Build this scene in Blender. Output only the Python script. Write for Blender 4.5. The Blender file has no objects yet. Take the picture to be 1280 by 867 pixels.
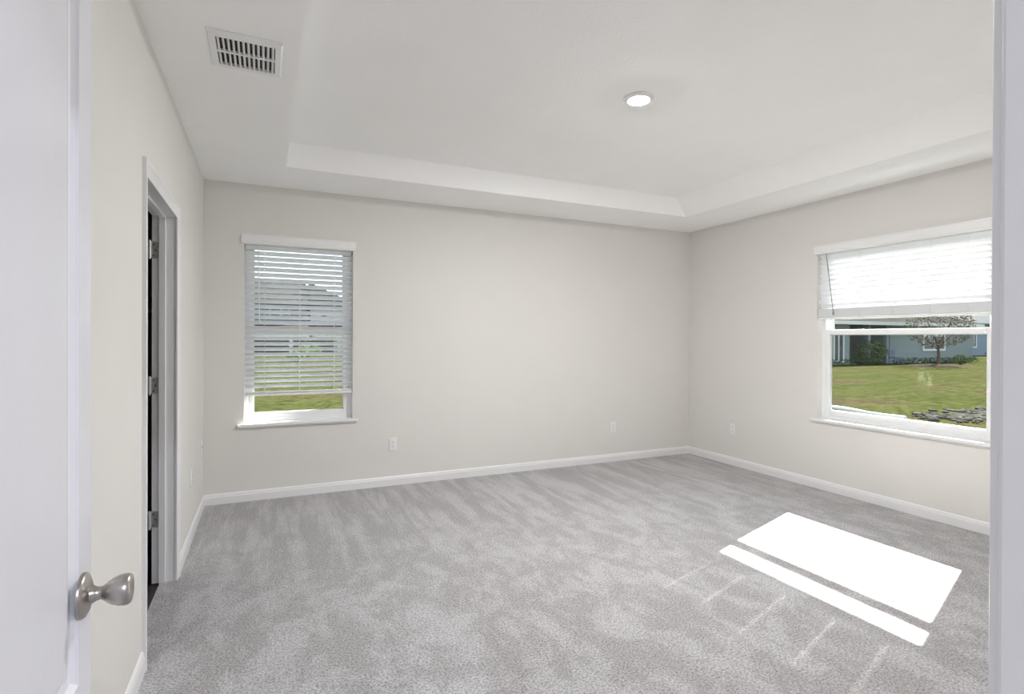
import bpy, bmesh, math, random
from mathutils import Vector, Matrix
random.seed(7)
sc = bpy.context.scene
C = sc.collection

# ------------------------------------------------------------------ camera, sky, sun, exposure
SUN_POWER = 52.0
SKY_POWER = 2.2
LAMP_POWER = 1690.0
HALL_FILL_POWER = 540.0
EXPOSURE = 0.16
EYE = 1.35

cd = bpy.data.cameras.new('camera'); cam = bpy.data.objects.new('camera', cd); C.objects.link(cam)
cd.sensor_fit = 'HORIZONTAL'; cd.sensor_width = 36.0
cd.lens = 675.5 * 36.0 / 1280.0
cd.shift_y = -7.507 / 1280.0
cd.clip_start = 0.02; cd.clip_end = 1000
ri = Vector((0.90965317, -0.41534785, 0.00415752)); up = Vector((-0.00197893, 0.00567551, 0.99998194)); fw = Vector((0.41536394, 0.90964496, -0.0043408))
cam.matrix_world = Matrix(((ri.x, up.x, -fw.x, 0), (ri.y, up.y, -fw.y, 0), (ri.z, up.z, -fw.z, EYE), (0, 0, 0, 1)))
sc.camera = cam

w = bpy.data.worlds.new('sky'); sc.world = w; w.use_nodes = True
nt = w.node_tree; nt.nodes.clear()
wo = nt.nodes.new('ShaderNodeOutputWorld'); bg = nt.nodes.new('ShaderNodeBackground')
tc = nt.nodes.new('ShaderNodeTexCoord'); sx = nt.nodes.new('ShaderNodeSeparateXYZ'); rp = nt.nodes.new('ShaderNodeValToRGB')
nz = nt.nodes.new('ShaderNodeTexNoise'); nz.inputs['Scale'].default_value = 3.5; nz.inputs['Detail'].default_value = 5
rp.color_ramp.elements[0].position = 0.0; rp.color_ramp.elements[0].color = (0.86, 0.93, 1.0, 1)
rp.color_ramp.elements[1].position = 0.75; rp.color_ramp.elements[1].color = (0.42, 0.62, 0.95, 1)
cr = nt.nodes.new('ShaderNodeValToRGB'); cr.color_ramp.elements[0].position = 0.45; cr.color_ramp.elements[1].position = 0.62
mx = nt.nodes.new('ShaderNodeMixRGB'); mx.inputs[2].default_value = (1.05, 1.06, 1.08, 1)
nt.links.new(tc.outputs['Generated'], sx.inputs[0]); nt.links.new(sx.outputs['Z'], rp.inputs[0])
nt.links.new(tc.outputs['Generated'], nz.inputs['Vector']); nt.links.new(nz.outputs[0], cr.inputs[0])
nt.links.new(cr.outputs[0], mx.inputs[0]); nt.links.new(rp.outputs[0], mx.inputs[1])
nt.links.new(mx.outputs[0], bg.inputs['Color']); bg.inputs['Strength'].default_value = SKY_POWER
nt.links.new(bg.outputs[0], wo.inputs[0])

sd = bpy.data.lights.new('sun', 'SUN'); sd.energy = SUN_POWER; sd.angle = math.radians(0.53); sd.color = (1.0, 0.95, 0.88)
so = bpy.data.objects.new('sun', sd); C.objects.link(so); so.location = (20, 12, 25)
so.rotation_euler = Vector((1.30, 0.425, 1.0)).to_track_quat('Z', 'Y').to_euler()

sc.view_settings.view_transform = 'Standard'; sc.view_settings.look = 'None'
sc.view_settings.exposure = EXPOSURE; sc.view_settings.gamma = 1; sc.view_settings.use_curve_mapping = False
sc.cycles.max_bounces = 14; sc.cycles.diffuse_bounces = 9; sc.cycles.transparent_max_bounces = 16
sc.cycles.caustics_reflective = False; sc.cycles.caustics_refractive = False; sc.cycles.sample_clamp_indirect = 6

# ------------------------------------------------------------------ materials
def mat(name, col, rough=0.6, metal=0.0, spec=0.5, var=0.0, vscale=8.0, bump=0.0, bscale=200.0, col2=None, emit=None, estr=0.0, coat=0.0):
    m = bpy.data.materials.new(name); m.use_nodes = True
    t = m.node_tree; b = t.nodes['Principled BSDF']
    b.inputs['Roughness'].default_value = rough; b.inputs['Metallic'].default_value = metal
    b.inputs['Specular IOR Level'].default_value = spec
    b.inputs['Coat Weight'].default_value = coat
    g = t.nodes.new('ShaderNodeTexCoord')
    n = t.nodes.new('ShaderNodeTexNoise'); n.inputs['Scale'].default_value = vscale; n.inputs['Detail'].default_value = 6
    t.links.new(g.outputs['Object'], n.inputs['Vector'])
    r = t.nodes.new('ShaderNodeValToRGB')
    a = col; c = col2 if col2 else tuple(min(1, x * (1 + var)) for x in col)
    if not col2: a = tuple(x * (1 - var) for x in col)
    r.color_ramp.elements[0].position = 0.35; r.color_ramp.elements[1].position = 0.65
    r.color_ramp.elements[0].color = (*a, 1); r.color_ramp.elements[1].color = (*c, 1)
    t.links.new(n.outputs[0], r.inputs[0]); t.links.new(r.outputs[0], b.inputs['Base Color'])
    if bump:
        n2 = t.nodes.new('ShaderNodeTexNoise'); n2.inputs['Scale'].default_value = bscale; n2.inputs['Detail'].default_value = 4
        bp = t.nodes.new('ShaderNodeBump'); bp.inputs['Strength'].default_value = bump; bp.inputs['Distance'].default_value = 0.004
        t.links.new(g.outputs['Object'], n2.inputs['Vector']); t.links.new(n2.outputs[0], bp.inputs['Height']); t.links.new(bp.outputs[0], b.inputs['Normal'])
    if emit:
        b.inputs['Emission Color'].default_value = (*emit, 1); b.inputs['Emission Strength'].default_value = estr
    return m

M = {}
M['wall'] = mat('wall_paint', (0.725, 0.710, 0.685), 0.75, var=0.008, vscale=3, bump=0.12, bscale=160, spec=0.3)
M['ceil'] = mat('ceiling_paint', (0.93, 0.93, 0.93), 0.8, var=0.008, vscale=3, bump=0.45, bscale=55, spec=0.25)
M['trim'] = mat('white_semigloss_trim', (0.80, 0.80, 0.81), 0.32, var=0.005)
M['door'] = mat('white_painted_door', (0.80, 0.80, 0.855), 0.20, var=0.006, bump=0.05, bscale=30)
M['vinyl'] = mat('white_vinyl', (0.82, 0.83, 0.84), 0.38, var=0.004)
M['plate'] = mat('white_plastic', (0.83, 0.83, 0.83), 0.35, var=0.004)
M['dark'] = mat('dark_slot', (0.03, 0.03, 0.03), 0.7, var=0.1)
M['duct_shade'] = mat('duct_shade_plate', (0.05, 0.05, 0.055), 0.8, var=0.1)
M['nickel'] = mat('brushed_nickel', (0.46, 0.43, 0.41), 0.30, metal=1.0, var=0.06, vscale=60)
M['steel'] = mat('satin_hinge_steel', (0.62, 0.64, 0.61), 0.36, metal=0.75, var=0.05, vscale=40)
M['cord'] = mat('white_cord', (0.8, 0.8, 0.8), 0.7, var=0.02)
M['bead'] = mat('grey_glazing_bead', (0.5, 0.55, 0.53), 0.5, var=0.02)
M['wand'] = mat('grey_cord', (0.24, 0.26, 0.26), 0.6, var=0.03)
M['lamp'] = mat('lamp_lens', (0.9, 0.9, 0.9), 0.4, emit=(1.0, 0.995, 0.985), estr=LAMP_POWER)
M['hall_fill'] = mat('hall_fill_lens', (0.9, 0.9, 0.9), 0.4, emit=(0.90, 0.94, 1.06), estr=HALL_FILL_POWER)
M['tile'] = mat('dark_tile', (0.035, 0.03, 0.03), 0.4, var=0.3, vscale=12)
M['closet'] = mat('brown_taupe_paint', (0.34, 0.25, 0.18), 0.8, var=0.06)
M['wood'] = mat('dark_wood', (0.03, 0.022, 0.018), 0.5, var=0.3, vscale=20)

# slats: white plastic that lets some daylight through
def slat_mat():
    m = bpy.data.materials.new('white_slat'); m.use_nodes = True
    t = m.node_tree; t.nodes.clear()
    o = t.nodes.new('ShaderNodeOutputMaterial'); p = t.nodes.new('ShaderNodeBsdfPrincipled'); tr = t.nodes.new('ShaderNodeBsdfTranslucent'); mixs = t.nodes.new('ShaderNodeMixShader')
    n = t.nodes.new('ShaderNodeTexNoise'); n.inputs['Scale'].default_value = 30
    r = t.nodes.new('ShaderNodeValToRGB'); r.color_ramp.elements[0].color = (0.85, 0.87, 0.885, 1); r.color_ramp.elements[1].color = (0.875, 0.89, 0.90, 1)
    t.links.new(n.outputs[0], r.inputs[0]); t.links.new(r.outputs[0], p.inputs['Base Color']); p.inputs['Roughness'].default_value = 0.4
    tr.inputs[0].default_value = (0.80, 0.85, 0.88, 1); mixs.inputs[0].default_value = 0.04
    t.links.new(p.outputs[0], mixs.inputs[1]); t.links.new(tr.outputs[0], mixs.inputs[2]); t.links.new(mixs.outputs[0], o.inputs[0])
    return m
M['slat'] = slat_mat()

def glass_mat(name, tint, refl=1.0):
    m = bpy.data.materials.new(name); m.use_nodes = True
    t = m.node_tree; t.nodes.clear()
    o = t.nodes.new('ShaderNodeOutputMaterial'); tr = t.nodes.new('ShaderNodeBsdfTransparent'); gl = t.nodes.new('ShaderNodeBsdfGlossy')
    mixs = t.nodes.new('ShaderNodeMixShader'); fr = t.nodes.new('ShaderNodeFresnel'); fr.inputs[0].default_value = 1.45
    mu = t.nodes.new('ShaderNodeMath'); mu.operation = 'MULTIPLY'; mu.inputs[1].default_value = refl
    tr.inputs[0].default_value = (*tint, 1); gl.inputs[0].default_value = (0.9, 1.0, 0.96, 1); gl.inputs['Roughness'].default_value = 0.0
    t.links.new(fr.outputs[0], mu.inputs[0]); t.links.new(mu.outputs[0], mixs.inputs[0])
    t.links.new(tr.outputs[0], mixs.inputs[1]); t.links.new(gl.outputs[0], mixs.inputs[2]); t.links.new(mixs.outputs[0], o.inputs[0])
    return m
M['glass'] = glass_mat('window_glass', (0.945, 0.965, 0.955), 0.5)

def carpet_mat():
    m = bpy.data.materials.new('grey_carpet'); m.use_nodes = True
    t = m.node_tree; b = t.nodes['Principled BSDF']; b.inputs['Roughness'].default_value = 0.95; b.inputs['Specular IOR Level'].default_value = 0.1
    b.inputs['Sheen Weight'].default_value = 0.15
    L = t.links.new; N = t.nodes.new
    g = N('ShaderNodeTexCoord')
    def blotch(sx_, sy_, scale, rough, dist):
        mp = N('ShaderNodeMapping'); mp.inputs['Scale'].default_value = (sx_, sy_, 1); L(g.outputs['Object'], mp.inputs[0])
        na = N('ShaderNodeTexNoise'); na.inputs['Scale'].default_value = scale; na.inputs['Detail'].default_value = 8
        na.inputs['Roughness'].default_value = rough; na.inputs['Distortion'].default_value = dist
        L(mp.outputs[0], na.inputs['Vector']); return na
    n1 = blotch(1.5, 1.0, 3.1, 0.78, 0.4)            # trodden patches
    n2 = blotch(8.0, 1.0, 1.0, 0.62, 0.3)          # vacuum strokes running towards the back wall
    sp = N('ShaderNodeSeparateXYZ'); L(g.outputs['Object'], sp.inputs[0])
    fb_ = N('ShaderNodeMapRange'); fb_.inputs[1].default_value = 2.9; fb_.inputs[2].default_value = 4.2; fb_.inputs[3].default_value = 0.12; fb_.inputs[4].default_value = 0.72
    L(sp.outputs['Y'], fb_.inputs[0])
    nm = N('ShaderNodeMixRGB'); L(fb_.outputs[0], nm.inputs[0]); L(n1.outputs[0], nm.inputs[1]); L(n2.outputs[0], nm.inputs[2])
    ra = N('ShaderNodeValToRGB'); ra.color_ramp.elements[0].position = 0.455; ra.color_ramp.elements[1].position = 0.565
    ra.color_ramp.elements[0].color = (0.425, 0.415, 0.415, 1); ra.color_ramp.elements[1].color = (0.55, 0.543, 0.55, 1)
    L(nm.outputs[0], ra.inputs[0])
    # tufts
    nf = N('ShaderNodeTexNoise'); nf.inputs['Scale'].default_value = 105; nf.inputs['Detail'].default_value = 4; nf.inputs['Roughness'].default_value = 0.7
    L(g.outputs['Object'], nf.inputs['Vector'])
    rf = N('ShaderNodeValToRGB'); rf.color_ramp.elements[0].position = 0.36; rf.color_ramp.elements[1].position = 0.58
    rf.color_ramp.elements[0].color = (0.46, 0.45, 0.455, 1); rf.color_ramp.elements[1].color = (1.12, 1.12, 1.13, 1)
    L(nf.outputs[0], rf.inputs[0])
    ml = N('ShaderNodeMixRGB'); ml.blend_type = 'MULTIPLY'; ml.inputs[0].default_value = 1.0
    L(ra.outputs[0], ml.inputs[1]); L(rf.outputs[0], ml.inputs[2]); L(ml.outputs[0], b.inputs['Base Color'])
    bp = N('ShaderNodeBump'); bp.inputs['Strength'].default_value = 0.8; bp.inputs['Distance'].default_value = 0.008
    L(nf.outputs[0], bp.inputs['Height']); L(bp.outputs[0], b.inputs['Normal'])
    return m
M['carpet'] = carpet_mat()

# outdoor
def grass_mat():
    m = bpy.data.materials.new('lawn_grass'); m.use_nodes = True
    t = m.node_tree; b = t.nodes['Principled BSDF']; b.inputs['Roughness'].default_value = 1.0; b.inputs['Specular IOR Level'].default_value = 0.0
    L = t.links.new; N = t.nodes.new
    g = N('ShaderNodeTexCoord')
    mp = N('ShaderNodeMapping'); mp.inputs['Scale'].default_value = (0.6, 1.6, 1); mp.inputs['Rotation'].default_value = (0, 0, math.radians(30)); L(g.outputs['Object'], mp.inputs[0])
    na = N('ShaderNodeTexNoise'); na.inputs['Scale'].default_value = 0.35; na.inputs['Detail'].default_value = 8; na.inputs['Roughness'].default_value = 0.72
    L(mp.outputs[0], na.inputs['Vector'])
    ra = N('ShaderNodeValToRGB'); e = ra.color_ramp.elements
    e[0].position = 0.40; e[0].color = (0.0294, 0.0243, 0.0141, 1); e[1].position = 0.56; e[1].color = (0.0230, 0.0269, 0.0090, 1)
    k = e.new(0.47); k.color = (0.0294, 0.0314, 0.0118, 1)
    L(na.outputs[0], ra.inputs[0])
    nf = N('ShaderNodeTexNoise'); nf.inputs['Scale'].default_value = 7; nf.inputs['Detail'].default_value = 6; nf.inputs['Roughness'].default_value = 0.8
    L(g.outputs['Object'], nf.inputs['Vector'])
    rf = N('ShaderNodeValToRGB'); rf.color_ramp.elements[0].position = 0.38; rf.color_ramp.elements[1].position = 0.60
    rf.color_ramp.elements[0].color = (0.38, 0.40, 0.36, 1); rf.color_ramp.elements[1].color = (1.5, 1.47, 1.5, 1)
    L(nf.outputs[0], rf.inputs[0])
    ml = N('ShaderNodeMixRGB'); ml.blend_type = 'MULTIPLY'; ml.inputs[0].default_value = 1.0
    L(ra.outputs[0], ml.inputs[1]); L(rf.outputs[0], ml.inputs[2]); L(ml.outputs[0], b.inputs['Base Color'])
    bp = N('ShaderNodeBump'); bp.inputs['Strength'].default_value = 0.5; bp.inputs['Distance'].default_value = 0.05
    L(nf.outputs[0], bp.inputs['Height']); L(bp.outputs[0], b.inputs['Normal'])
    return m
M['grass'] = grass_mat()
M['stucco'] = mat('teal_grey_stucco', (0.165, 0.195, 0.19), 0.9, var=0.04)
M['stucco_shaded'] = mat('shaded_stucco', (0.10, 0.115, 0.115), 0.9, var=0.05)  # darker copy of the house stucco, porch recess shade put into the colour
M['stucco_blue'] = mat('blue_stucco', (0.15, 0.19, 0.23), 0.9, var=0.04)
M['stucco_white'] = mat('white_stucco', (0.42, 0.43, 0.45), 0.9, var=0.03)
M['teal'] = mat('teal_siding', (0.085, 0.13, 0.145), 0.9, var=0.05)
M['fascia'] = mat('white_fascia', (0.50, 0.50, 0.47), 0.7, var=0.02)
M['shingle'] = mat('grey_shingles', (0.032, 0.032, 0.030), 0.95, spec=0.0, var=0.15, vscale=3)
M['shingle_pale'] = mat('pale_shingles', (0.075, 0.077, 0.08), 0.95, spec=0.0, var=0.1, vscale=3)
M['pane_dark'] = mat('dark_window_glass', (0.03, 0.04, 0.045), 0.15, var=0.1)
M['leaf'] = mat('green_leaf', (0.035, 0.06, 0.02), 0.7, spec=0.0, col2=(0.08, 0.11, 0.035), vscale=3)
M['leaf_tan'] = mat('tan_leaf', (0.07, 0.055, 0.033), 0.7, spec=0.0, col2=(0.12, 0.10, 0.065), vscale=3)
M['bark'] = mat('bark', (0.09, 0.07, 0.055), 0.9, spec=0.0, var=0.2)
M['mulch'] = mat('brown_mulch', (0.035, 0.028, 0.022), 0.95, spec=0.0, var=0.4, vscale=9, bump=0.8, bscale=12)
M['stone'] = mat('grey_stone', (0.03, 0.03, 0.026), 0.9, spec=0.0, col2=(0.075, 0.072, 0.063), vscale=5)
M['pipe'] = mat('white_pipe', (0.5, 0.5, 0.48), 0.5, spec=0.0, var=0.03)
M['bluechair'] = mat('blue_plastic', (0.05, 0.08, 0.16), 0.5, var=0.05)
M['wicker'] = mat('charcoal_wicker', (0.03, 0.035, 0.045), 0.8, var=0.2)

# ------------------------------------------------------------------ helpers
class MB:
    def __init__(s): s.bm = bmesh.new()
    def box(s, x0, x1, y0, y1, z0, z1, bev=0.0, seg=2):
        vs = [s.bm.verts.new((x, y, z)) for x in (x0, x1) for y in (y0, y1) for z in (z0, z1)]
        fs = [s.bm.faces.new([vs[i] for i in f]) for f in ((0, 1, 3, 2), (4, 6, 7, 5), (0, 4, 5, 1), (2, 3, 7, 6), (0, 2, 6, 4), (1, 5, 7, 3))]
        if bev:
            es = set(e for f in fs for e in f.edges)
            bmesh.ops.bevel(s.bm, geom=list(es), offset=bev, segments=seg, profile=0.5, affect='EDGES')
        return s
    def prism(s, prof, a, b, axis, flip=False):
        """closed 2-D profile swept straight from a to b along an axis; profile pairs fill the two other axes in order"""
        def P(t, p):
            return {0: (t, p[0], p[1]), 1: (p[0], t, p[1]), 2: (p[0], p[1], t)}[axis]
        A = [s.bm.verts.new(P(a, p)) for p in prof]; B = [s.bm.verts.new(P(b, p)) for p in prof]
        n = len(prof)
        for i in range(n): s.bm.faces.new((A[i], A[(i + 1) % n], B[(i + 1) % n], B[i]))
        s.bm.faces.new(A); s.bm.faces.new(B[::-1])
        return s
    def lathe(s, prof, origin, axis='z', n=32, cap=True):
        """profile of (radius, height) pairs spun about an axis through origin"""
        o = Vector(origin); rings = []
        for r, h in prof:
            ring = []
            for k in range(n):
                t = 2 * math.pi * k / n; c, q = r * math.cos(t), r * math.sin(t)
                v = {'z': (c, q, h), 'x': (h, c, q), 'y': (q, h, c)}[axis]
                ring.append(s.bm.verts.new(o + Vector(v)))
            rings.append(ring)
        for a, b in zip(rings, rings[1:]):
            for k in range(n): s.bm.faces.new((a[k], a[(k + 1) % n], b[(k + 1) % n], b[k]))
        if cap:
            s.bm.faces.new(rings[0][::-1]); s.bm.faces.new(rings[-1])
        return s
    def tube(s, pts, r, n=8):
        pts = [Vector(p) for p in pts]; rings = []
        for i, p in enumerate(pts):
            d = (pts[min(i + 1, len(pts) - 1)] - pts[max(i - 1, 0)]).normalized()
            a = d.orthogonal().normalized(); b = d.cross(a)
            rr = r[i] if isinstance(r, (list, tuple)) else r
            rings.append([s.bm.verts.new(p + a * rr * math.cos(2 * math.pi * k / n) + b * rr * math.sin(2 * math.pi * k / n)) for k in range(n)])
        for a, b in zip(rings, rings[1:]):
            best = min(range(n), key=lambda q: (a[0].co - b[q].co).length)
            b[:] = b[best:] + b[:best]
            for k in range(n): s.bm.faces.new((a[k], a[(k + 1) % n], b[(k + 1) % n], b[k]))
        s.bm.faces.new(rings[0][::-1]); s.bm.faces.new(rings[-1])
        return s
    def plate(s, us, vs, holes, f, t):
        """grid plate with rectangular holes: f(u, v, w) gives the point, w runs 0..t through the thickness"""
        us = sorted(set(us + [h[0] for h in holes] + [h[1] for h in holes])); vs = sorted(set(vs + [h[2] for h in holes] + [h[3] for h in holes]))
        us = [u for i, u in enumerate(us) if i == 0 or u - us[i - 1] > 1e-7]; vs = [v for i, v in enumerate(vs) if i == 0 or v - vs[i - 1] > 1e-7]
        def hole(i, j):
            if i < 0 or j < 0 or i >= len(us) - 1 or j >= len(vs) - 1: return True
            cu, cv = (us[i] + us[i + 1]) / 2, (vs[j] + vs[j + 1]) / 2
            return any(h[0] < cu < h[1] and h[2] < cv < h[3] for h in holes)
        cache = {}
        def V(i, j, w):
            if (i, j, w) not in cache: cache[(i, j, w)] = s.bm.verts.new(f(us[i], vs[j], w))
            return cache[(i, j, w)]
        for i in range(len(us) - 1):
            for j in range(len(vs) - 1):
                if hole(i, j): continue
                s.bm.faces.new((V(i, j, 0), V(i + 1, j, 0), V(i + 1, j + 1, 0), V(i, j + 1, 0)))
                s.bm.faces.new((V(i, j + 1, t), V(i + 1, j + 1, t), V(i + 1, j, t), V(i, j, t)))
                for (di, dj, p, q) in ((-1, 0, (i, j + 1), (i, j)), (1, 0, (i + 1, j), (i + 1, j + 1)), (0, -1, (i, j), (i + 1, j)), (0, 1, (i + 1, j + 1), (i, j + 1))):
                    if hole(i + di, j + dj): s.bm.faces.new((V(*q, 0), V(*p, 0), V(*p, t), V(*q, t)))
        return s
    def build(s, name, m, parent=None, smooth=False, loc=None):
        bmesh.ops.recalc_face_normals(s.bm, faces=s.bm.faces[:])
        me = bpy.data.meshes.new(name); s.bm.to_mesh(me); s.bm.free()
        me.materials.append(m)
        if smooth:
            for p in me.polygons: p.use_smooth = True
        o = bpy.data.objects.new(name, me); C.objects.link(o)
        if smooth == 'auto':
            md = o.modifiers.new('edges', 'EDGE_SPLIT'); md.split_angle = math.radians(35)
        if loc: o.location = loc
        if parent: o.parent = parent
        return o

def tag(o, label=None, cat=None, group=None, kind=None):
    for k, v in (('label', label), ('category', cat), ('group', group), ('kind', kind)):
        if v: o[k] = v
    return o
def thing(name, loc, label, cat, group=None, rz=0.0, kind=None):
    o = bpy.data.objects.new(name, None); C.objects.link(o); o.location = loc; o.rotation_euler = (0, 0, rz); o.empty_display_size = 0.1
    return tag(o, label, cat, group, kind)
def copy_tree(o, parent=None):
    c = o.copy(); C.objects.link(c); c.parent = parent
    for ch in list(o.children): copy_tree(ch, c)
    return c

# ------------------------------------------------------------------ room shell
XL, XR, YB, YF, ZC = -0.4506, 4.578, 4.964, 0.25, 2.616
YH = 0.13                                   # hall side of the doorway wall
JL, JR, DH = -0.302, 0.575, 2.05            # entry doorway
CY0, CY1, CH = 2.65, 3.50, 2.015            # closet doorway in the left wall
W1 = (-0.158, 0.709, 0.635, 2.165)          # back window opening  x0 x1 z0 z1
W2 = (2.018, 3.330, 0.635, 2.165)           # right window opening y0 y1 z0 z1
TH = 0.2

MB().plate([XL - 0.12, XR + TH], [-0.05, 2.95], [W1], lambda u, v, q: (u, YB + q, v), TH).build('wall_back', M['wall'])
MB().plate([YF - 0.12, YB], [-0.05, 2.95], [W2], lambda u, v, q: (XR + q, u, v), TH).build('wall_right', M['wall'])
MB().plate([YF, YB], [-0.05, 2.95], [(CY0 - 0.02, CY1 + 0.02, -0.06, CH + 0.02)], lambda u, v, q: (XL - q, u, v), 0.111).build('wall_left', M['wall'])
MB().plate([-1.2, XR], [-0.05, 2.95], [(JL - 0.02, JR + 0.02, -0.06, DH + 0.02)], lambda u, v, q: (u, YH + q, v), 0.12).build('wall_front', M['wall'])
lab = {'wall_back': 'greige painted back wall with the narrow blind covered window', 'wall_right': 'greige painted right wall with the wide half open blind window',
       'wall_left': 'greige painted left wall with the closet doorway', 'wall_front': 'greige wall around the entry doorway beside the camera'}
for k, v in lab.items(): tag(bpy.data.objects[k], v, 'wall', kind='structure')

f = MB().box(XL, XR, -0.4, YB, -0.05, 0.0).box(XL - 0.075, XL, CY0, CY1, -0.05, 0.0)
tag(f.build('floor', M['carpet']), 'grey cut pile carpet with vacuum marks over the bedroom floor', 'floor', kind='structure')

# tray ceiling: flat soffit round a raised centre with sloped sides
tx0, tx1, ty0, ty1 = XL + 0.59, 3.9565, 0.85, 4.3432
sxx, syy, ztop = 0.193, 0.06, 2.781
b = MB(); bm = b.bm
def ring(x0, x1, y0, y1, z): return [bm.verts.new(p) for p in ((x0, y0, z), (x1, y0, z), (x1, y1, z), (x0, y1, z))]
R0 = ring(XL - 0.1, XR + 0.1, YH + 0.02, YB + 0.1, ZC); R1 = ring(tx0, tx1, ty0, ty1, ZC); R2 = ring(tx0, tx1 - sxx, ty0 + syy, ty1 - syy, ztop)
R3 = ring(XL - 0.1, XR + 0.1, YH + 0.02, YB + 0.1, 2.95)
for A, B_ in ((R0, R1), (R1, R2), (R0, R3)):
    for i in range(4): bm.faces.new((A[i], A[(i + 1) % 4], B_[(i + 1) % 4], B_[i]))
bm.faces.new(R2); bm.faces.new(R3)
tag(b.build('ceiling', M['ceil']), 'white textured tray ceiling with a raised centre', 'ceiling', kind='structure')

# roof eaves outside: soffit and fascia round the house
b = MB(); EV = 0.6
b.box(XL - 2.4, XR + TH + EV, YB + TH, YB + TH + EV, 2.62, 2.66); b.box(XR + TH, XR + TH + EV, -4.0, YB + TH, 2.62, 2.66)
b.box(XL - 2.4, XR + TH + EV, YB + TH + EV - 0.03, YB + TH + EV, 2.60, 2.82); b.box(XR + TH + EV - 0.03, XR + TH + EV, -4.0, YB + TH + EV - 0.03, 2.60, 2.82)
b.prism([(YB + TH + EV + .03, 2.80), (YB + TH + EV + .03, 2.85), (-4.0, 4.6), (-4.0, 4.5)], XL - 2.4, XR + TH + EV, 0)
tag(b.build('roof_eave', M['trim']), 'white eaves and roof of this house outside the windows', 'roof', kind='structure')

# baseboards
BP = [(0, 0), (0.013, 0), (0.013, 0.058), (0.010, 0.066), (0.010, 0.073), (0.005, 0.083), (0, 0.085)]
def base(name, segs, label):
    b = MB()
    for kind, a0, a1 in segs:
        if kind == 'back': b.prism([(YB - d, z) for d, z in BP], a0, a1, 0)
        if kind == 'right': b.prism([(XR - d, z) for d, z in BP], a0, a1, 1)
        if kind == 'left': b.prism([(XL + d, z) for d, z in BP], a0, a1, 1)
    tag(b.build(name, M['trim']), label, 'baseboard', kind='structure')
base('baseboard_back', [('back', XL, XR)], 'white baseboard along the back wall')
base('baseboard_right', [('right', YF, YB)], 'white baseboard along the right wall')
base('baseboard_left', [('left', YF, CY0 - 0.06), ('left', CY1 + 0.06, YB)], 'white baseboard along the left wall, broken by the closet doorway')

# closet doorway: jamb, stop, casing
def casing_piece(b, w0, w1, t_out, t_in, place):
    """w0 outer, w1 inner edge; place(w, t) -> profile pair"""
    k = (w1 - w0)
    pts = [(0, 0), (0, t_out), (0.12, t_out + .001), (0.35, t_out), (0.45, t_out * 0.80), (0.85, t_in * 1.15), (0.95, t_in), (1, t_in * 0.8), (1, 0)]
    return [place(w0 + k * a, t) for a, t in pts]
CW = 0.060
tr = thing('trim_1', (0, 0, 0), 'white casing and jamb around the closet doorway in the left wall', 'door frame', kind='structure')
b = MB(); prof = [(-0.004, 0.0), (-0.004, 0.0075), (0.002, 0.009), (0.012, 0.0105), (CW * 0.55, 0.0128), (CW * 0.65, 0.016), (CW * 0.9, 0.017), (CW, 0.0155), (CW, 0.0)]
cols = [[b.bm.verts.new((XL + t, y, z)) for y, z in ((CY0 - w_, 0.0), (CY0 - w_, CH + w_), (CY1 + w_, CH + w_), (CY1 + w_, 0.0))] for w_, t in prof]
for p, q in zip(cols, cols[1:] + cols[:1]):
    for k in range(3): b.bm.faces.new((p[k], p[k + 1], q[k + 1], q[k]))
b.bm.faces.new([c[0] for c in cols]); b.bm.faces.new([c[3] for c in cols][::-1])
b.build('casing', M['trim'], tr, smooth='auto')
b = MB(); xb = XL - 0.112
b.box(xb, XL + 0.001, CY0 - 0.018, CY0, 0, CH); b.box(xb, XL + 0.001, CY1, CY1 + 0.018, 0, CH); b.box(xb, XL + 0.001, CY0 - 0.018, CY1 + 0.018, CH, CH + 0.018)
b.build('jamb', M['trim'], tr)
b = MB(); s0, s1 = XL - 0.080, XL - 0.048
b.box(s0, s1, CY0, CY0 + 0.011, 0, CH, 0.002); b.box(s0, s1, CY1 - 0.011, CY1, 0, CH, 0.002); b.box(s0, s1, CY0 + .011, CY1 - .011, CH - 0.011, CH, 0.002)
b.build('door_stop', M['trim'], tr)

# closet door: opened into the dark space, on three hinges at the far jamb
dr = thing('door_2', (XL - 0.117, CY1 - 0.004, 0), 'closet door swung open into the dark closet on three steel hinges', 'door', kind='structure')
lf = MB().box(-0.0, 0.0352, -0.80, -0.003, 0.012, CH - 0.012, 0.002)
lf = lf.build('leaf', M['door'], dr); lf.rotation_euler = (0, 0, math.radians(-118)); lf.location = (-0.012, 0.012, 0)
for z in (1.826, 1.086, 0.352):
    h = MB()
    h.tube([(-0.004, -0.006, z - 0.046), (-0.004, -0.006, z + 0.046)], 0.0065, 12)
    h.tube([(-0.004, -0.006, z - 0.051), (-0.004, -0.006, z - 0.0465)], 0.005, 12); h.tube([(-0.004, -0.006, z + 0.0465), (-0.004, -0.006, z + 0.051)], 0.005, 12)
    prof = []
    for (cx, cz, a0) in ((0.036 - 0.008, z + 0.0445 - 0.008, 0), (-0.002 + 0.001, z + 0.0445, 90), (-0.001, z - 0.0445, 180), (0.028, z - 0.0365, 270)):
        if cx > 0:
            for k in range(5):
                t = math.radians(a0 + k * 22.5); prof.append((cx + 0.008 * math.cos(t), cz + 0.008 * math.sin(t)))
        else: prof.append((cx, cz))
    h.prism(prof, 0.0025, 0.0045, 1)
    hg = h.build('hinge', M['steel'], dr, smooth='auto'); hg['label'] = 'satin steel butt hinge on the white jamb'
    s_ = MB()
    for px, pz in ((0.012, z + 0.030), (0.022, z), (0.012, z - 0.030)):
        s_.lathe([(0.0038, 0.0), (0.0038, 0.0012), (0.002, 0.0018)], (px, 0.0008, pz), 'y', 12)
    s_.build('screw', M['dark'], hg)
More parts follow.
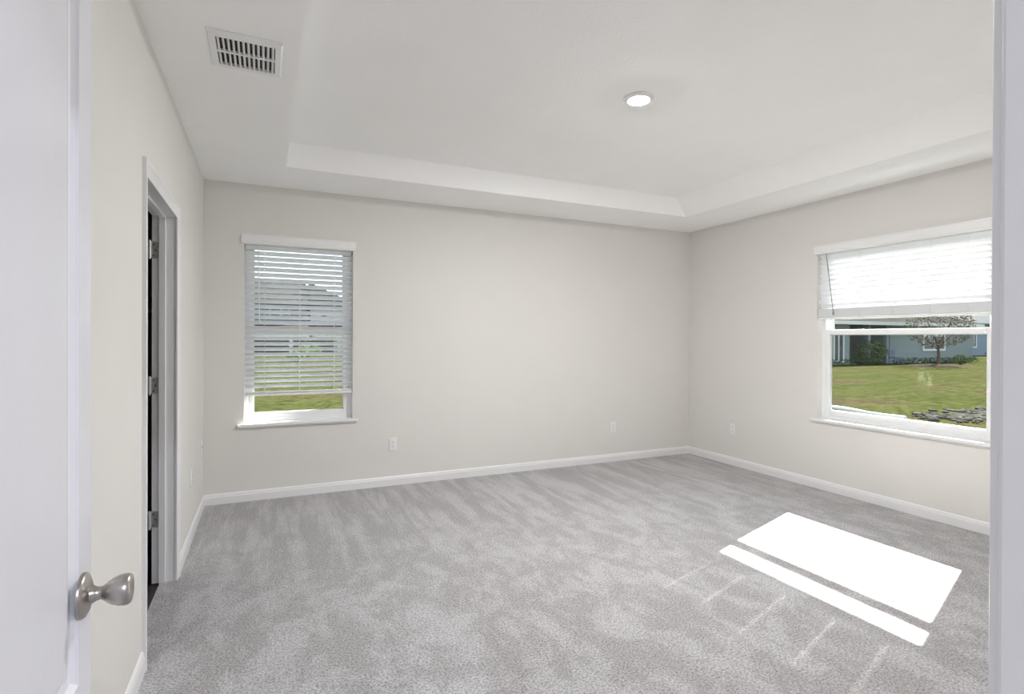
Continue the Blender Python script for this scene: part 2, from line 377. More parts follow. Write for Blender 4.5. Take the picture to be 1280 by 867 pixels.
# closet interior
b = MB()
cx0, cx1, cy0_, cy1_ = -2.4, XL - 0.111, 2.0, 5.1
b.box(cx0 - 0.1, cx0, cy0_, cy1_, -0.05, 2.6); b.box(cx0, cx1, cy0_ - 0.1, cy0_, -0.05, 2.6); b.box(cx0, cx1, cy1_, cy1_ + 0.1, -0.05, 2.6)
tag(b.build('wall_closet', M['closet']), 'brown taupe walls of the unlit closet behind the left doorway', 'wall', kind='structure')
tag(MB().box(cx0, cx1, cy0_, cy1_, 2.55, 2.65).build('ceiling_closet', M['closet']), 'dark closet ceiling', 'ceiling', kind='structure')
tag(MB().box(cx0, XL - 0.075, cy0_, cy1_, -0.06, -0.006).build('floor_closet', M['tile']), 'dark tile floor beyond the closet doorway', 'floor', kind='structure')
sh = thing('closet_shelf', (-0.9, cy1_, 1.62), 'dark shelf and hanging rail seen as a sliver through the closet doorway', 'shelf')
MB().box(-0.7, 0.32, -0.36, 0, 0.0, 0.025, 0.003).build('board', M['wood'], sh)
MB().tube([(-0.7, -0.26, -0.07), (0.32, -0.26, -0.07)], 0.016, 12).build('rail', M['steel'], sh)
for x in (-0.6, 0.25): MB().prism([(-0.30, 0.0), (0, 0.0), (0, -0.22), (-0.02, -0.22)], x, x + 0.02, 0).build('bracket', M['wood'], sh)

# entry doorway: jamb + casing
tr = thing('trim_2', (0, 0, 0), 'white jamb and casing of the entry doorway at the right edge', 'door frame', kind='structure')
b = MB()
b.box(JL - 0.018, JL, YH - 0.001, YF + 0.001, 0, DH, 0.003); b.box(JR, JR + 0.018, YH - 0.001, YF + 0.001, 0, DH + 0.018, 0.005, 3); b.box(JL, JR, YH, YF, DH, DH + 0.018)
b.build('jamb', M['trim'], tr)
b = MB()
b.prism(casing_piece(b, JR + 0.075, JR + 0.006, 0.016, 0.009, lambda w, t: (w, YF + t)), 0, DH + 0.075, 2)
b.prism(casing_piece(b, JR + 0.075, JR + 0.006, 0.016, 0.009, lambda w, t: (w, YH - t)), 0, DH + 0.075, 2)
b.prism(casing_piece(b, DH + 0.075, DH + 0.006, 0.016, 0.009, lambda w, t: (YF + t, w)), JL - 0.07, JR + 0.075, 0)
b.build('casing', M['trim'], tr)

# entry door: hinged on the left jamb, standing open along the left wall
YE = 1.122
dr = thing('door_1', (JL, 0.262, 0), 'white panelled entry door standing open at the left edge', 'door', kind='structure')
LW, LT, LH = YE - 0.262, 0.035, 2.03
panels = [(0.066, LW - 0.064, 0.20, 0.56), (0.066, LW - 0.064, 0.800, 1.94)]
b = MB()
for sgn, x0 in ((1, LT), (-1, 0.0)):
    us = sorted({0.0, LW} | {p[0] for p in panels} | {p[1] for p in panels}); vs = sorted({0.01, LH} | {p[2] for p in panels} | {p[3] for p in panels})
    for i in range(len(us) - 1):
        for j in range(len(vs) - 1):
            cu, cv = (us[i] + us[i + 1]) / 2, (vs[j] + vs[j + 1]) / 2
            if any(p[0] < cu < p[1] and p[2] < cv < p[3] for p in panels): continue
            q = [b.bm.verts.new((x0, u, v)) for u, v in ((us[i], vs[j]), (us[i + 1], vs[j]), (us[i + 1], vs[j + 1]), (us[i], vs[j + 1]))]
            b.bm.faces.new(q if sgn > 0 else q[::-1])
    for p in panels:
        prev = None
        for off, dep in ((0, 0), (0.004, 0.004), (0.010, 0.0085), (0.020, 0.010), (0.030, 0.0075), (0.040, 0.0035), (0.046, 0.003)):
            q = [b.bm.verts.new((x0 - sgn * dep, u, v)) for u, v in ((p[0] + off, p[2] + off), (p[1] - off, p[2] + off), (p[1] - off, p[3] - off), (p[0] + off, p[3] - off))]
            if prev:
                for k in range(4): b.bm.faces.new((prev[k], prev[(k + 1) % 4], q[(k + 1) % 4], q[k]))
            prev = q
        b.bm.faces.new(prev)
for e0, e1 in (((0, 0.01), (LW, 0.01)), ((LW, 0.01), (LW, LH)), ((LW, LH), (0, LH)), ((0, LH), (0, 0.01))):
    b.bm.faces.new([b.bm.verts.new(p) for p in ((0, *e0), (0, *e1), (LT, *e1), (LT, *e0))])
bmesh.ops.remove_doubles(b.bm, verts=b.bm.verts[:], dist=1e-5)
b.build('leaf', M['door'], dr)
ky, kz = 1.072 - 0.262, 0.935
for sgn, x0 in ((1, LT), (-1, 0.0)):
    k = MB().lathe([(r, sgn * h) for r, h in ((0.0135, 0.004), (0.0135, 0.016), (0.0110, 0.020), (0.0100, 0.026), (0.0120, 0.030), (0.0162, 0.035), (0.0208, 0.042), (0.0238, 0.050), (0.0247, 0.057), (0.0243, 0.0625), (0.0222, 0.0665), (0.0120, 0.0685), (0.0, 0.069))], (x0, ky, kz), 'x', 40, cap=False)
    kn = k.build('knob', M['nickel'], dr, smooth=True); kn['label'] = 'brushed nickel tulip door knob'
    r_ = MB().lathe([(rr, sgn * h) for rr, h in ((0.0355, 0.0), (0.0355, 0.0035), (0.0335, 0.0065), (0.0240, 0.0105), (0.0180, 0.0125), (0.0, 0.0128))], (x0, ky, kz), 'x', 48, cap=False)
    rs = r_.build('rosette', M['nickel'], kn, smooth='auto')
    MB().lathe([(0.0022, 0.0), (0.0022, sgn * 0.0012)], (x0 + sgn * 0.0095, ky + 0.008 , kz - 0.0235), 'x', 12).build('pin_hole', M['plate'], kn)
MB().box(0.005, 0.030, LW - 0.0005, LW + 0.0015, kz - 0.028, kz + 0.028, 0.0005).build('latch_plate', M['nickel'], dr)
for z in (0.25, 1.02, 1.78):
    MB().tube([(-0.004, -0.006, z - 0.045), (-0.004, -0.006, z + 0.045)], 0.0065, 12).build('hinge', M['steel'], dr, smooth='auto')

# hallway behind the camera
b = MB()
b.box(-1.3, -1.2, -3.6, YH + 0.12, -0.05, 2.7); b.box(1.9, 2.0, -3.6, YH, -0.05, 2.7); b.box(-1.3, 2.0, -3.7, -3.6, -0.05, 2.7)
tag(b.build('wall_hall', M['wall']), 'greige hallway walls behind the camera', 'wall', kind='structure')
tag(MB().box(-1.2, 1.9, -3.6, YH, 2.616, 2.72).build('ceiling_hall', M['ceil']), 'white hallway ceiling behind the camera', 'ceiling', kind='structure')
tag(MB().box(-1.2, 1.9, -3.6, -0.4, -0.05, 0.0).build('floor_hall', M['carpet']), 'grey hallway carpet behind the camera', 'floor', kind='structure')
tag(MB().box(-1.2, XL, -0.4, YH, -0.05, 0.0).box(XR - 2.7, 1.9, -0.4, YH, -0.05, 0.0).build('floor_hall_edge', M['carpet']), 'grey hallway carpet beside the doorway', 'floor', kind='structure')

# ------------------------------------------------------------------ windows
def make_window(name, opening, P, label, depth_dir):
    """P(u, d, z): u along the wall, d outwards from the wall face"""
    u0, u1, z0, z1 = opening
    def bx(b, a0, a1, d0, d1, c0, c1, bev=0.0):
        p, q = P(a0, d0, c0), P(a1, d1, c1)
        b.box(min(p[0], q[0]), max(p[0], q[0]), min(p[1], q[1]), max(p[1], q[1]), min(p[2], q[2]), max(p[2], q[2]), bev)
    root = thing(name, (0, 0, 0), label, 'window', kind='structure')
    fw_ = 0.034; b = MB()
    bx(b, u0, u0 + fw_, 0.075, 0.155, z0, z1); bx(b, u1 - fw_, u1, 0.075, 0.155, z0, z1)
    bx(b, u0 + fw_, u1 - fw_, 0.075, 0.155, z0, z0 + 0.035); bx(b, u0 + fw_, u1 - fw_, 0.075, 0.155, z1 - 0.035, z1)
    b.build('window_frame', M['vinyl'], root)
    zm = 1.420
    def sash(nm, d0, d1, za, zb, rail_b, rail_t, st):
        b = MB(); a0, a1 = u0 + fw_, u1 - fw_
        bx(b, a0, a0 + st, d0, d1, za, zb, 0.003); bx(b, a1 - st, a1, d0, d1, za, zb, 0.003)
        bx(b, a0 + st, a1 - st, d0, d1, za, za + rail_b, 0.003); bx(b, a0 + st, a1 - st, d0, d1, zb - rail_t, zb, 0.003)
        s = b.build(nm, M['vinyl'], root)
        g = MB(); dm = (d0 + d1) / 2
        bx(g, a0 + st - .004, a1 - st + .004, dm - 0.002, dm + 0.002, za + rail_b - .004, zb - rail_t + .004); g.build('pane', M['glass'], s)
        bd = MB()
        for (c0, c1, e0, e1) in ((a0 + st, a1 - st, za + rail_b, za + rail_b + .005), (a0 + st, a1 - st, zb - rail_t - .005, zb - rail_t), (a0 + st, a0 + st + .005, za + rail_b, zb - rail_t), (a1 - st - .005, a1 - st, za + rail_b, zb - rail_t)):
            bx(bd, c0, c1, dm - 0.006, dm + 0.006, e0, e1)
        bd.build('glazing_bead', M['bead'], s)
        return s
    sash('upper_sash', 0.120, 0.145, zm - 0.02, z1 - 0.035, 0.040, 0.03, 0.036)
    lo = sash('lower_sash', 0.080, 0.112, z0 + 0.034, zm + 0.022, 0.044, 0.044, 0.036)
    lk = MB(); um = (u0 + u1) / 2
    for q in (0.25, 0.75):
        uq = u0 + (u1 - u0) * q; bx(lk, uq - 0.03, uq + 0.03, 0.084, 0.104, zm + 0.0215, zm + 0.0255, 0.0015)
    lk.build('sash_lock', M['vinyl'], lo)
    # sill board with horns
    s = MB()
    bx(s, u0 + 0.001, u1 - 0.001, 0.0, 0.076, z0 - 0.02, z0 + 0.002); bx(s, u0 - 0.048, u1 + 0.048, -0.032, 0.0, z0 - 0.022, z0 + 0.002, 0.004)
    bx(s, u0 - 0.030, u1 + 0.030, -0.014, 0.0, z0 - 0.034, z0 - 0.022, 0.002)
    s.build('window_sill', M['trim'], root)
    return root
PB = lambda u, d, z: (u, YB + d, z)
PR = lambda u, d, z: (XR + d, u, z)
make_window('window_1', W1, PB, 'narrow white single hung window in the back wall', 1)
make_window('window_2', W2, PR, 'wide white single hung window in the right wall', 1)

# ------------------------------------------------------------------ blinds
def make_blind(label, opening, P, n_hang, pitch, tilt, n_stack, z_first, cords, wand, rail_z, group):
    u0, u1, z0, z1 = opening
    um = (u0 + u1) / 2
    root = thing('window_blind', P(um, 0.035, rail_z), label, 'blind', group)
    o = Vector(P(um, 0.035, rail_z))
    def W(u, d, z): return Vector(P(u, d, z)) - o
    def bx(b, a0, a1, d0, d1, c0, c1, bev=0.0):
        p, q = W(a0, d0, c0), W(a1, d1, c1)
        b.box(min(p[0], q[0]), max(p[0], q[0]), min(p[1], q[1]), max(p[1], q[1]), min(p[2], q[2]), max(p[2], q[2]), bev)
    # valance with a moulded face and returns
    b = MB(); v0, v1, vz = u0 - 0.022, u1 + 0.022, 2.124
    prof = [(0.0, 0), (0.0, 0.078), (-0.022, 0.078), (-0.022, 0.068), (-0.018, 0.062), (-0.018, 0.016), (-0.014, 0.010), (-0.014, 0.0)]
    A = [[b.bm.verts.new(W(u, d - 0.001, vz + h)) for d, h in prof] for u in (v0, v1)]
    for i in range(len(prof)): b.bm.faces.new((A[0][i], A[0][(i + 1) % len(prof)], A[1][(i + 1) % len(prof)], A[1][i]))
    b.bm.faces.new(A[0]); b.bm.faces.new(A[1][::-1])
    b.build('valance', M['plate'], root)
    b = MB(); bx(b, u0 + 0.004, u1 - 0.004, 0.006, 0.062, 2.118, 2.162, 0.002); b.build('head_rail', M['plate'], root)
    a0, a1 = u0 + 0.007, u1 - 0.007
    hw = 0.0250
    holes = [(c - 0.0025, c + 0.0025, -0.006, 0.006) for c in cords]
    def slat_mesh(tl):
        b = MB(); c_, s_ = math.cos(tl), math.sin(tl)
        def f(u, v, q):                                   # v > 0 towards the room
            h = 0.0022 * (1 - (v / hw) ** 2) + q
            return W(u, 0.035, rail_z) + Vector(P(0, -(v * c_ - h * s_), v * s_ + h * c_)) - Vector(P(0, 0, 0))
        b.plate([a0, a1], [-hw, -0.017, -0.009, -0.006, 0, 0.006, 0.009, 0.017, hw], holes, f, 0.0026)
        return b
    first = None
    for i in range(n_hang):
        z = z_first - i * pitch
        if first is None:
            first = slat_mesh(tilt).build('slat', M['slat'], root); sl = first
        else:
            sl = first.copy(); C.objects.link(sl); sl.parent = root
        sl.location = (0, 0, z - rail_z)
    flat = None
    for i in range(n_stack):
        if flat is None: flat = slat_mesh(math.radians(2)).build('slat', M['slat'], root); sl = flat
        else: sl = flat.copy(); C.objects.link(sl); sl.parent = root
        dv = Vector(P(0, random.uniform(-.0015, .0015), 0)) - Vector(P(0, 0, 0))
        sl.location = dv + Vector((0, 0, 0.0215 + i * 0.0033))
    b = MB(); bx(b, a0, a1, 0.010, 0.060, rail_z, rail_z + 0.019, 0.004); b.build('bottom_rail', M['plate'], root)
    top = 2.12
    for c in cords:
        b = MB()
        for d in (0.0085, 0.0615): b.tube([W(c, d, rail_z + 0.01), W(c, d, top)], 0.0010, 6)
        b.tube([W(c, 0.035, rail_z + 0.01), W(c, 0.035, top)], 0.0009, 6)
        b.build('ladder_cord', M['cord'], root)
    if n_stack > 8:                                        # slack ladder loops bunched at the stack
        for c in cords:
            b = MB()
            for j, dz in enumerate((0.015, 0.034, 0.052)):
                b.tube([W(c + 0.012 * math.sin(k * 0.7 + j), 0.006 - 0.004 * math.sin(k * 0.52), rail_z + dz + 0.012 * math.sin(k * 1.05)) for k in range(7)], 0.0013, 6)
            b.build('slack_cord', M['cord'], root)
    b = MB(); (wu0, wd0, wz0), (wu1, wd1, wz1) = wand
    b.tube([W(wu0, wd0, wz0), W((wu0 + wu1) / 2, (wd0 + wd1) / 2 , (wz0 + wz1) / 2), W(wu1, wd1, wz1)], 0.0035, 8)
    b.lathe([(0.003, 0.004), (0.0055, 0.0), (0.006, -0.02), (0.004, -0.03)], W(wu1, wd1, wz1), 'z', 12)
    b.build('tilt_wand', M['wand'] if n_stack > 8 else M['cord'], root, smooth='auto')
    return root
make_blind('white slatted blind lowered nearly to the sill of the narrow back window', W1, PB, 27, 0.0445, math.radians(37), 4, 2.098,
           [-0.005, 0.27, 0.555], ((-0.05, 0.002, 2.12), (-0.045, -0.004, 1.50)), 0.862, 'window blinds')
make_blind('white slatted blind raised halfway above the wide right window', W2, PR, 11, 0.0445, math.radians(53), 22, 2.098,
           [3.18, 2.95, 2.68, 2.41, 2.17], ((3.232, -0.016, 2.12), (3.165, -0.016, 1.60)), 1.533, 'window blinds')

# ------------------------------------------------------------------ ceiling light, vent
def make_light(name, loc, label, lens_mat, r=0.089):
    t = thing(name, loc, label, 'ceiling light')
    k = r / 0.089
    MB().lathe([(0.089 * k, 0.0), (0.089 * k, -0.006), (0.085 * k, -0.013), (0.076 * k, -0.019), (0.062 * k, -0.0188), (0.061 * k, -0.012), (0.0, -0.012)], (0, 0, 0), 'z', 56).build('trim_ring', M['plate'], t, smooth='auto')
    MB().lathe([(0.0605 * k, -0.0180), (0.057 * k, -0.0205), (0.046 * k, -0.0225), (0.0, -0.0235)], (0, 0, 0), 'z', 48, cap=False).build('lens', lens_mat, t, smooth=True)
    return t
make_light('ceiling_light', (2.012, 2.612, ztop), 'lit white round disc light at the centre of the tray ceiling', M['lamp'])
make_light('ceiling_light', (0.35, -1.3, 2.616), 'added unseen round disc fill light on the hallway ceiling behind the camera', M['hall_fill'], 0.14)  # unseen lamp added behind the camera as frontal fill

vt = thing('ceiling_vent', (-0.078, 2.687, ZC), 'white rectangular air vent with two rows of curved louvers on the ceiling', 'vent')
hx, hy, ox, oy = 0.146, 0.160, 0.116, 0.124
b = MB(); bm = b.bm
def rr(x, y, z): return [bm.verts.new(p) for p in ((-x, -y, z), (x, -y, z), (x, y, z), (-x, y, z))]
Q = [rr(hx, hy, 0.0), rr(hx, hy, -0.006), rr(hx - 0.008, hy - 0.008, -0.015), rr(ox, oy, -0.015), rr(ox, oy, -0.001)]
for A, B_ in zip(Q, Q[1:]):
    for i in range(4): bm.faces.new((A[i], A[(i + 1) % 4], B_[(i + 1) % 4], B_[i]))
b.build('vent_frame', M['plate'], vt)
MB().box(-ox + .001, ox - .001, -oy + .001, oy - .001, -0.0022, -0.0012).build('duct_shade', M['duct_shade'], vt)  # dark plate in place of an open duct, cavity shade put into its colour
MB().box(-ox, ox, -0.007, 0.007, -0.015, -0.004, 0.001).build('centre_bar', M['plate'], vt)
fb = None
for row in (-1, 1):
    for i in range(12):
        x = -ox + (i + 0.5) * 2 * ox / 12
        if fb is None:
            b = MB(); pr = [(-0.0060, -0.0030), (-0.0045, -0.0080), (-0.0010, -0.0125), (0.0050, -0.0148), (0.0052, -0.0136), (0.0000, -0.0115), (-0.0033, -0.0074), (-0.0050, -0.0028)]
            b.prism(pr, -(oy - 0.007) / 2, (oy - 0.007) / 2, 1); bl = fb = b.build('louver', M['plate'], vt, smooth='auto')
        else: bl = fb.copy(); C.objects.link(bl); bl.parent = vt
        bl.location = (x, row * (0.006 + (oy - 0.006) / 2), 0)

# ------------------------------------------------------------------ wall outlets
def make_outlet(label, loc, rz):
    """local frame: plate in the x-z plane, facing -y"""
    t = thing('wall_outlet', loc, label, 'outlet', 'wall outlets', rz)
    MB().box(-0.0355, 0.0355, -0.006, 0.0, -0.058, 0.058, 0.0025).build('cover_plate', M['plate'], t)
    for s in (-1, 1):
        rc = MB().lathe([(0.0172, -0.0058), (0.0172, -0.0078), (0.0160, -0.0083), (0.0, -0.0083)], (0, 0, s * 0.0195), 'y', 24, cap=False).build('receptacle', M['vinyl'], t)
        sl = MB()
        for x, h in ((-0.0065, 0.0045), (0.0065, 0.0036)): sl.box(x - 0.0012, x + 0.0012, -0.0088, -0.0081, s * 0.0195 + 0.004 - h, s * 0.0195 + 0.004 + h)
        sl.lathe([(0.0027, -0.0081), (0.0027, -0.0088)], (0, 0, s * 0.0195 - 0.0085), 'y', 12)
        sl.build('slot', M['dark'], rc)
    MB().lathe([(0.0032, -0.0058), (0.0028, -0.0072), (0, -0.0074)], (0, 0, 0), 'y', 12, cap=False).build('screw', M['steel'], t)
    return t
o1 = make_outlet('white duplex outlet on the back wall to the right of the narrow window', (1.067, YB, 0.378), 0)
for loc, rz, lb in (((3.495, YB, 0.378), 0, 'white duplex outlet on the back wall near the right corner'),
                    ((XR, 4.295, 0.388), math.radians(-90), 'white duplex outlet on the right wall between the corner and the wide window'),
                    ((XL, 4.17, 0.41), math.radians(90), 'white duplex outlet on the left wall beyond the closet doorway')):
    c = copy_tree(o1); c.location = loc; c.rotation_euler = (0, 0, rz); c['label'] = lb
t = thing('cable_plate', (XL, 4.81, 0.495), 'white cable jack plate on the left wall close to the back corner', 'wall plate', None, math.radians(90))
MB().box(-0.0355, 0.0355, -0.006, 0.0, -0.058, 0.058, 0.0025).build('cover_plate', M['plate'], t)
MB().lathe([(0.0048, -0.0055), (0.0048, -0.015), (0.002, -0.015)], (0, 0, 0), 'y', 12).build('jack', M['steel'], t)

# ------------------------------------------------------------------ outdoors
def gz(x, y):
    return -0.2 - 1.05 * min(1.0, max(0.0, (y - 26 - 0.35 * max(0, x - 12)) / 62.0))
b = MB()
xs = [-80, -40, -20, -10, 0, 5, 10, 15, 20, 25, 30, 40, 50, 60, 80, 120, 180]; ys = [-60, -20, 0, 6, 12, 20, 26, 32, 40, 50, 60, 70, 80, 90, 110, 150, 220]
G = {(x, y): b.bm.verts.new((x, y, gz(x, y))) for x in xs for y in ys}
for i in range(len(xs) - 1):
    for j in range(len(ys) - 1):
        b.bm.faces.new([G[(xs[i + a], ys[j + c])] for a, c in ((0, 0), (1, 0), (1, 1), (0, 1))])
tag(b.build('lawn', M['grass']), 'green and straw coloured lawn running from the house to the neighbours', 'lawn', kind='structure')

def hip_roof(b, x0, x1, y0, y1, z, h, over=0.5, th=0.2):
    x0 -= over; x1 += over; y0 -= over; y1 += over
    w_, d_ = x1 - x0, y1 - y0; r = min(w_, d_) / 2
    if w_ >= d_: ra, rb = (x0 + r, (y0 + y1) / 2, z + h), (x1 - r, (y0 + y1) / 2, z + h)
    else: ra, rb = ((x0 + x1) / 2, y0 + r, z + h), ((x0 + x1) / 2, y1 - r, z + h)
    v = [b.bm.verts.new(p) for p in ((x0, y0, z), (x1, y0, z), (x1, y1, z), (x0, y1, z))]
    A, B_ = b.bm.verts.new(ra), b.bm.verts.new(rb)
    if w_ >= d_:
        for q in ((v[0], v[1], B_, A), (v[1], v[2], B_), (v[2], v[3], A, B_), (v[3], v[0], A)): b.bm.faces.new(q)
    else:
        for q in ((v[0], v[1], A), (v[1], v[2], B_, A), (v[2], v[3], B_), (v[3], v[0], A, B_)): b.bm.faces.new(q)
    b.bm.faces.new(v[::-1])
    return (x0, x1, y0, y1)
def fascia(b, x0, x1, y0, y1, z, over=0.5, h=0.2):
    x0 -= over + .02; x1 += over + .02; y0 -= over + .02; y1 += over + .02
    b.box(x0, x1, y0, y0 + .05, z - h, z + .02); b.box(x0, x1, y1 - .05, y1, z - h, z + .02); b.box(x0, x0 + .05, y0, y1, z - h, z + .02); b.box(x1 - .05, x1, y0, y1, z - h, z + .02)
    b.box(x0 + .05, x1 - .05, y0 + .05, y1 - .05, z - .04, z - .01)
def ext_window(parent, x0, x1, z0, z1, y, fr=0.10, bars=0):
    b = MB()
    b.plate([x0, x1], [z0, z1], [(x0 + fr, x1 - fr, z0 + fr, z1 - fr)], lambda u, v, q: (u, y - 0.06 + q, v), 0.1)
    for i in range(bars):
        xm = x0 + (x1 - x0) * (i + 1) / (bars + 1); b.box(xm - .04, xm + .04, y - .05, y + .02, z0 + fr, z1 - fr)
    wn = b.build('window', M['fascia'], parent)
    MB().box(x0 + fr, x1 - fr, y - 0.015, y + 0.03, z0 + fr, z1 - fr).build('pane', M['pane_dark'], wn)

# neighbour seen through the right window: single storey, covered porch, hip roof
Y2 = 22.2
hs = thing('house', (0, 0, 0), 'single storey grey teal house with a covered porch seen through the wide right window', 'house')
MB().box(37.7, 47.6, Y2, 33, -0.3, 2.45).box(20, 33.4, Y2, 33, -0.3, 2.45).build('wall', M['stucco'], hs)
MB().box(33.4, 37.7, Y2 + 3.0, 33, -0.3, 2.45).build('porch_wall', M['stucco_shaded'], hs)
for x in (33.5, 35.6, 37.5): MB().box(x - .12, x + .12, Y2 + .02, Y2 + .26, -0.3, 2.45).build('porch_post', M['stucco'], hs)
b = MB(); fascia(b, 20, 47.6, Y2, 33, 2.52); b.build('fascia', M['fascia'], hs)
b = MB(); hip_roof(b, 20, 47.6, Y2, 33, 2.52, 2.3); b.build('roof', M['shingle'], hs)
b = MB(); hip_roof(b, 36.5, 46.5, Y2 + 1.5, 31, 2.9, 2.6, 0.2); b.build('upper_roof', M['shingle'], hs)
ext_window(hs, 41.3, 44.0, 0.62, 1.75, Y2, 0.14, 1)
ext_window(hs, 32.0, 33.0, -0.05, 1.95, Y2, 0.10, 1)
ext_window(hs, 29.6, 31.2, -0.05, 1.95, Y2, 0.10, 1)
# farther blue house to its right
hs = thing('house', (0, 0, 0), 'pale blue house farther back at the right side of the wide window', 'house')
MB().box(58, 76, 31, 42, -0.5, 3.2).build('wall', M['stucco_blue'], hs)
b = MB(); fascia(b, 58, 76, 31, 42, 3.3); b.build('fascia', M['fascia'], hs)
b = MB(); hip_roof(b, 58, 76, 31, 42, 3.3, 3.0); b.build('roof', M['shingle_pale'], hs)
for x in (61.5, 65.5): ext_window(hs, x, x + 1.6, 0.6, 2.4, 31, 0.14, 0)

# houses seen through the back window
YT = 92.0
hs = thing('house', (0, 0, 0), 'two storey teal house with a grey roof and long porch behind the narrow blind', 'house')
MB().box(-15, 5.8, YT, YT + 12, -1.4, 7.0).build('wall', M['teal'], hs)
b = MB(); fascia(b, -15, 5.8, YT, YT + 12, 7.0, 0.6, 0.3); b.build('fascia', M['fascia'], hs)
b = MB(); b.prism([(YT - .6, 7.02), (YT + 6, 10.9), (YT + 12.6, 7.02)], -15.6, 6.2, 0); b.build('roof', M['shingle'], hs)
for x in (-9, -4.6, 0.6, 3.4): ext_window(hs, x, x + 1.7, 4.4, 6.1, YT, 0.16, 0)
def porch(hs, x0, x1, y, posts, xs0, xs1):
    MB().prism([(y - 5.5, 1.75), (y - 5.5, 1.95), (y + .2, 3.6), (y + .2, 3.2)], x0, x1, 0).build('porch_roof', M['shingle'], hs)
    MB().box(x0, x1, y - 5.55, y - 5.4, 1.45, 1.95).build('porch_fascia', M['fascia'], hs)
    for x in posts: MB().box(x - .25, x + .25, y - 5.3, y - 4.8, -1.3, 1.5).build('porch_post', M['fascia'], hs)
    MB().box(xs0, xs1, y - 0.12, y - 0.02, -1.25, 1.3).build('porch_screen', M['pane_dark'], hs)
porch(hs, -15.5, 6.1, YT, (-15.2, -8.8, -2.4, 3.5), -15, 5.7)
hs = thing('house', (0, 0, 0), 'white walled house with a pale grey roof right of the teal house', 'house')
MB().box(6.7, 14.5, YT + 2, YT + 18, -1.4, 6.3).build('wall', M['stucco_white'], hs)
b = MB(); fascia(b, 7.15, 14.5, YT + 2, YT + 18, 6.4, 0.6, 0.3); b.build('fascia', M['fascia'], hs)
b = MB(); b.prism([(6.6, 6.42), (6.6, 10.3), (15.2, 6.42)], YT + 1.4, YT + 18.6, 1); b.build('roof', M['shingle_pale'], hs)
porch(hs, 6.6, 12.2, YT + 2, (10.6, 11.9), 6.8, 10.4)
for x in (8.2, 12.2): ext_window(hs, x, x + 1.2, 4.1, 5.2, YT + 2, 0.16, 0)

# plants
def leaves(b, c, rx, ry, rz_, n, size, rng):
    for _ in range(n):
        while True:
            p = Vector((rng.uniform(-1, 1), rng.uniform(-1, 1), rng.uniform(-1, 1)))
            if p.length < 1: break
        p = p.normalized() * (p.length ** 0.45)
        q = Vector((c[0] + p.x * rx, c[1] + p.y * ry, c[2] + p.z * rz_))
        a = Vector((rng.gauss(0, 1), rng.gauss(0, 1), rng.gauss(0, 1))).normalized(); e = a.orthogonal().normalized(); s = size * rng.uniform(.6, 1.3)
        b.bm.faces.new([b.bm.verts.new(q + v) for v in (a * s, e * s * .5, -a * s, -e * s * .5)])
rng = random.Random(3)
def shrub(label, x, y, r, h, m, grp=None, n=500):
    t = thing('shrub', (x, y, gz(x, y)), label, 'shrub', grp)
    b = MB(); leaves(b, (0, 0, h * 0.52), r, r, h * 0.5, n, max(0.05, r * 0.16), rng); b.build('foliage', m, t)
    b = MB()
    for k in range(5): b.tube([(0.05 * k - .1, 0, -0.03), (r * .5 * math.cos(k * 1.3), r * .5 * math.sin(k * 1.3), h * .6)], 0.02, 5)
    b.build('stem', M['bark'], t)
tr_ = thing('tree', (37.4, 19.2, -0.2), 'young sparse tan leaved tree on the lawn outside the wide window', 'tree')
b = MB(); b.tube([(0, 0, -0.05), (0.03, 0, 0.6), (0.0, 0.03, 1.3)], [0.11, 0.085, 0.06], 8)
for k in range(9):
    t = k * 2.4; r = rng.uniform(.7, 1.6); b.tube([(0, 0.02, 0.9 + k * .06), (r * .5 * math.cos(t), r * .5 * math.sin(t), 1.5 + .1 * k), (r * math.cos(t), r * math.sin(t), 1.9 + .22 * k)], [0.028, 0.018, 0.006], 6)
b.build('trunk', M['bark'], tr_)
b = MB(); leaves(b, (0, 0, 2.45), 1.75, 1.75, 1.35, 1500, 0.085, rng); b.build('foliage', M['leaf_tan'], tr_)
b = MB(); b.lathe([(1.75, -0.02), (1.5, 0.04), (0.8, 0.10), (0.0, 0.12)], (36.9, 18.9, -0.2), 'z', 28, cap=False)
tag(b.build('mulch', M['mulch']), 'brown mulch ring around the young tree', 'mulch', kind='stuff')
shrub('small round dark shrub right of the young tree', 40.6, 19.6, 0.38, 0.65, M['leaf'], None, 260)
shrub('wide dark bush in front of the porch of the grey teal house', 35.3, 22.0, 0.95, 1.5, M['leaf'], None, 420)
shrub('dark bush at the right end of the grey teal house', 48.6, 20.6, 1.1, 1.3, M['leaf'], None, 700)
b = MB()
for k in range(60):
    x = 22 + k * 0.43
    if 33.3 < x < 37.6: continue
    leaves(b, (x, Y2 - 0.35, -0.05), 0.32, 0.25, 0.22, 26, 0.09, rng)
tag(b.build('hedge', M['leaf']), 'low dark hedge along the base of the grey teal house', 'hedge', kind='stuff')
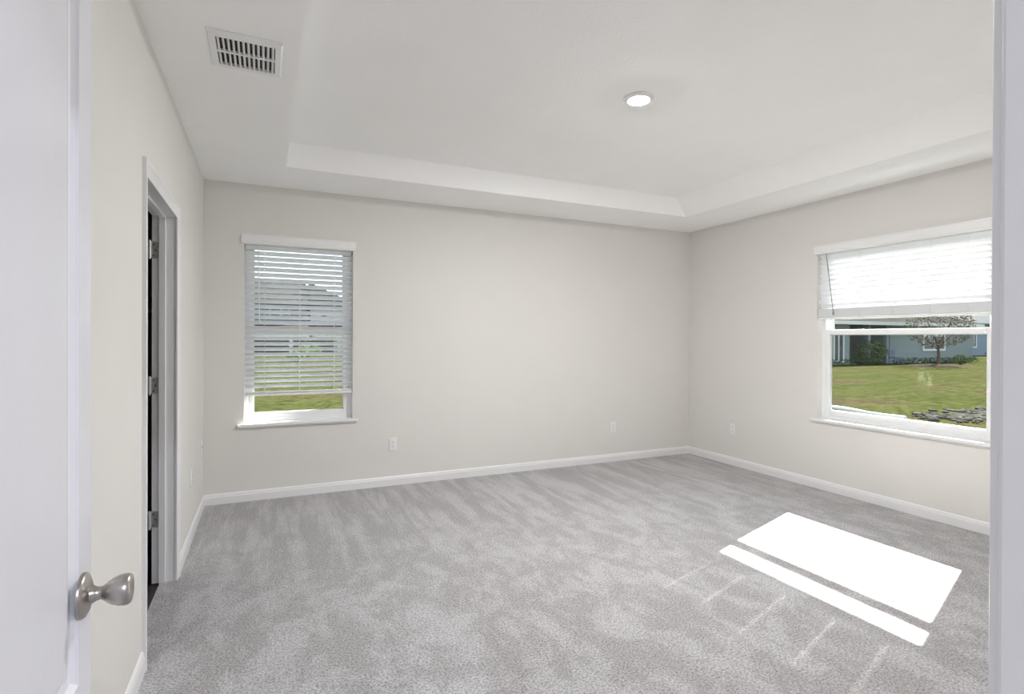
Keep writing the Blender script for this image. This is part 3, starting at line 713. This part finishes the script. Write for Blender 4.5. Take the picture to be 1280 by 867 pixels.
ch = thing('patio_chair', (37.0, 21.4, -0.2), 'small blue chair on the porch of the grey teal house', 'chair')
MB().box(-.3, .3, -.3, .3, .40, .45, .01).build('seat', M['bluechair'], ch)
MB().box(-.3, .3, .25, .30, .45, .95, .01).build('backrest', M['bluechair'], ch)
for x, y in ((-.27, -.27), (.27, -.27), (-.27, .27), (.27, .27)): MB().tube([(x, y, 0), (x, y, .41)], 0.025, 8).build('leg', M['bluechair'], ch)
for x, y, r, h, lb in ((5.3, 76, 1.6, 1.5, 'dark bush on the far lawn in front of the white porch post'), (3.4, 58, 1.0, 0.9, 'dark bush in the middle of the far lawn behind the back window blind'), (2.3, 46, .7, 0.7, 'nearest dark bush on the far lawn behind the back window blind')):
    shrub(lb, x, y, r, h, M['leaf'], None, 420)

# stony bed and white edging pipe near the right window
b = MB()
for k in range(460):
    t = rng.random(); x = 12.1 + 3.6 * t + rng.gauss(0, .22); y = 6.9 - 0.05 * t - 0.75 + rng.gauss(0, 0.30) ; r = rng.uniform(.03, .10)
    mtx = Matrix.Translation((x, y, -0.2 + r * .15)) @ Matrix.Rotation(rng.uniform(0, 3), 4, 'Z') @ Matrix.Diagonal((r, r * rng.uniform(.6, 1), r * .5, 1))
    bmesh.ops.create_icosphere(b.bm, subdivisions=1, radius=1.0, matrix=mtx)
tag(b.build('gravel', M['stone']), 'strip of grey stones along the lawn edge below the wide window', 'gravel', kind='stuff')
b = MB(); pts = [(11.6, 8.35), (11.5, 7.7), (11.42, 7.15), (11.3, 6.75), (11.2, 6.3)]
b.tube([(x, y, -0.16 + 0.015 * math.sin(i * 2)) for i, (x, y) in enumerate(pts)], 0.045, 8)
tag(b.build('edging_pipe', M['pipe'], smooth='auto'), 'white edging pipe lying on the grass at the left of the wide window', 'pipe')
b = MB(); b.tube([(12.1, 5.35, -0.17), (13.0, 5.2, -0.17), (14.4, 4.95, -0.17)], 0.03, 8)
tag(b.build('edging_pipe', M['pipe'], smooth='auto'), 'white edging pipe lying below the grey stones at the right of the wide window', 'pipe')
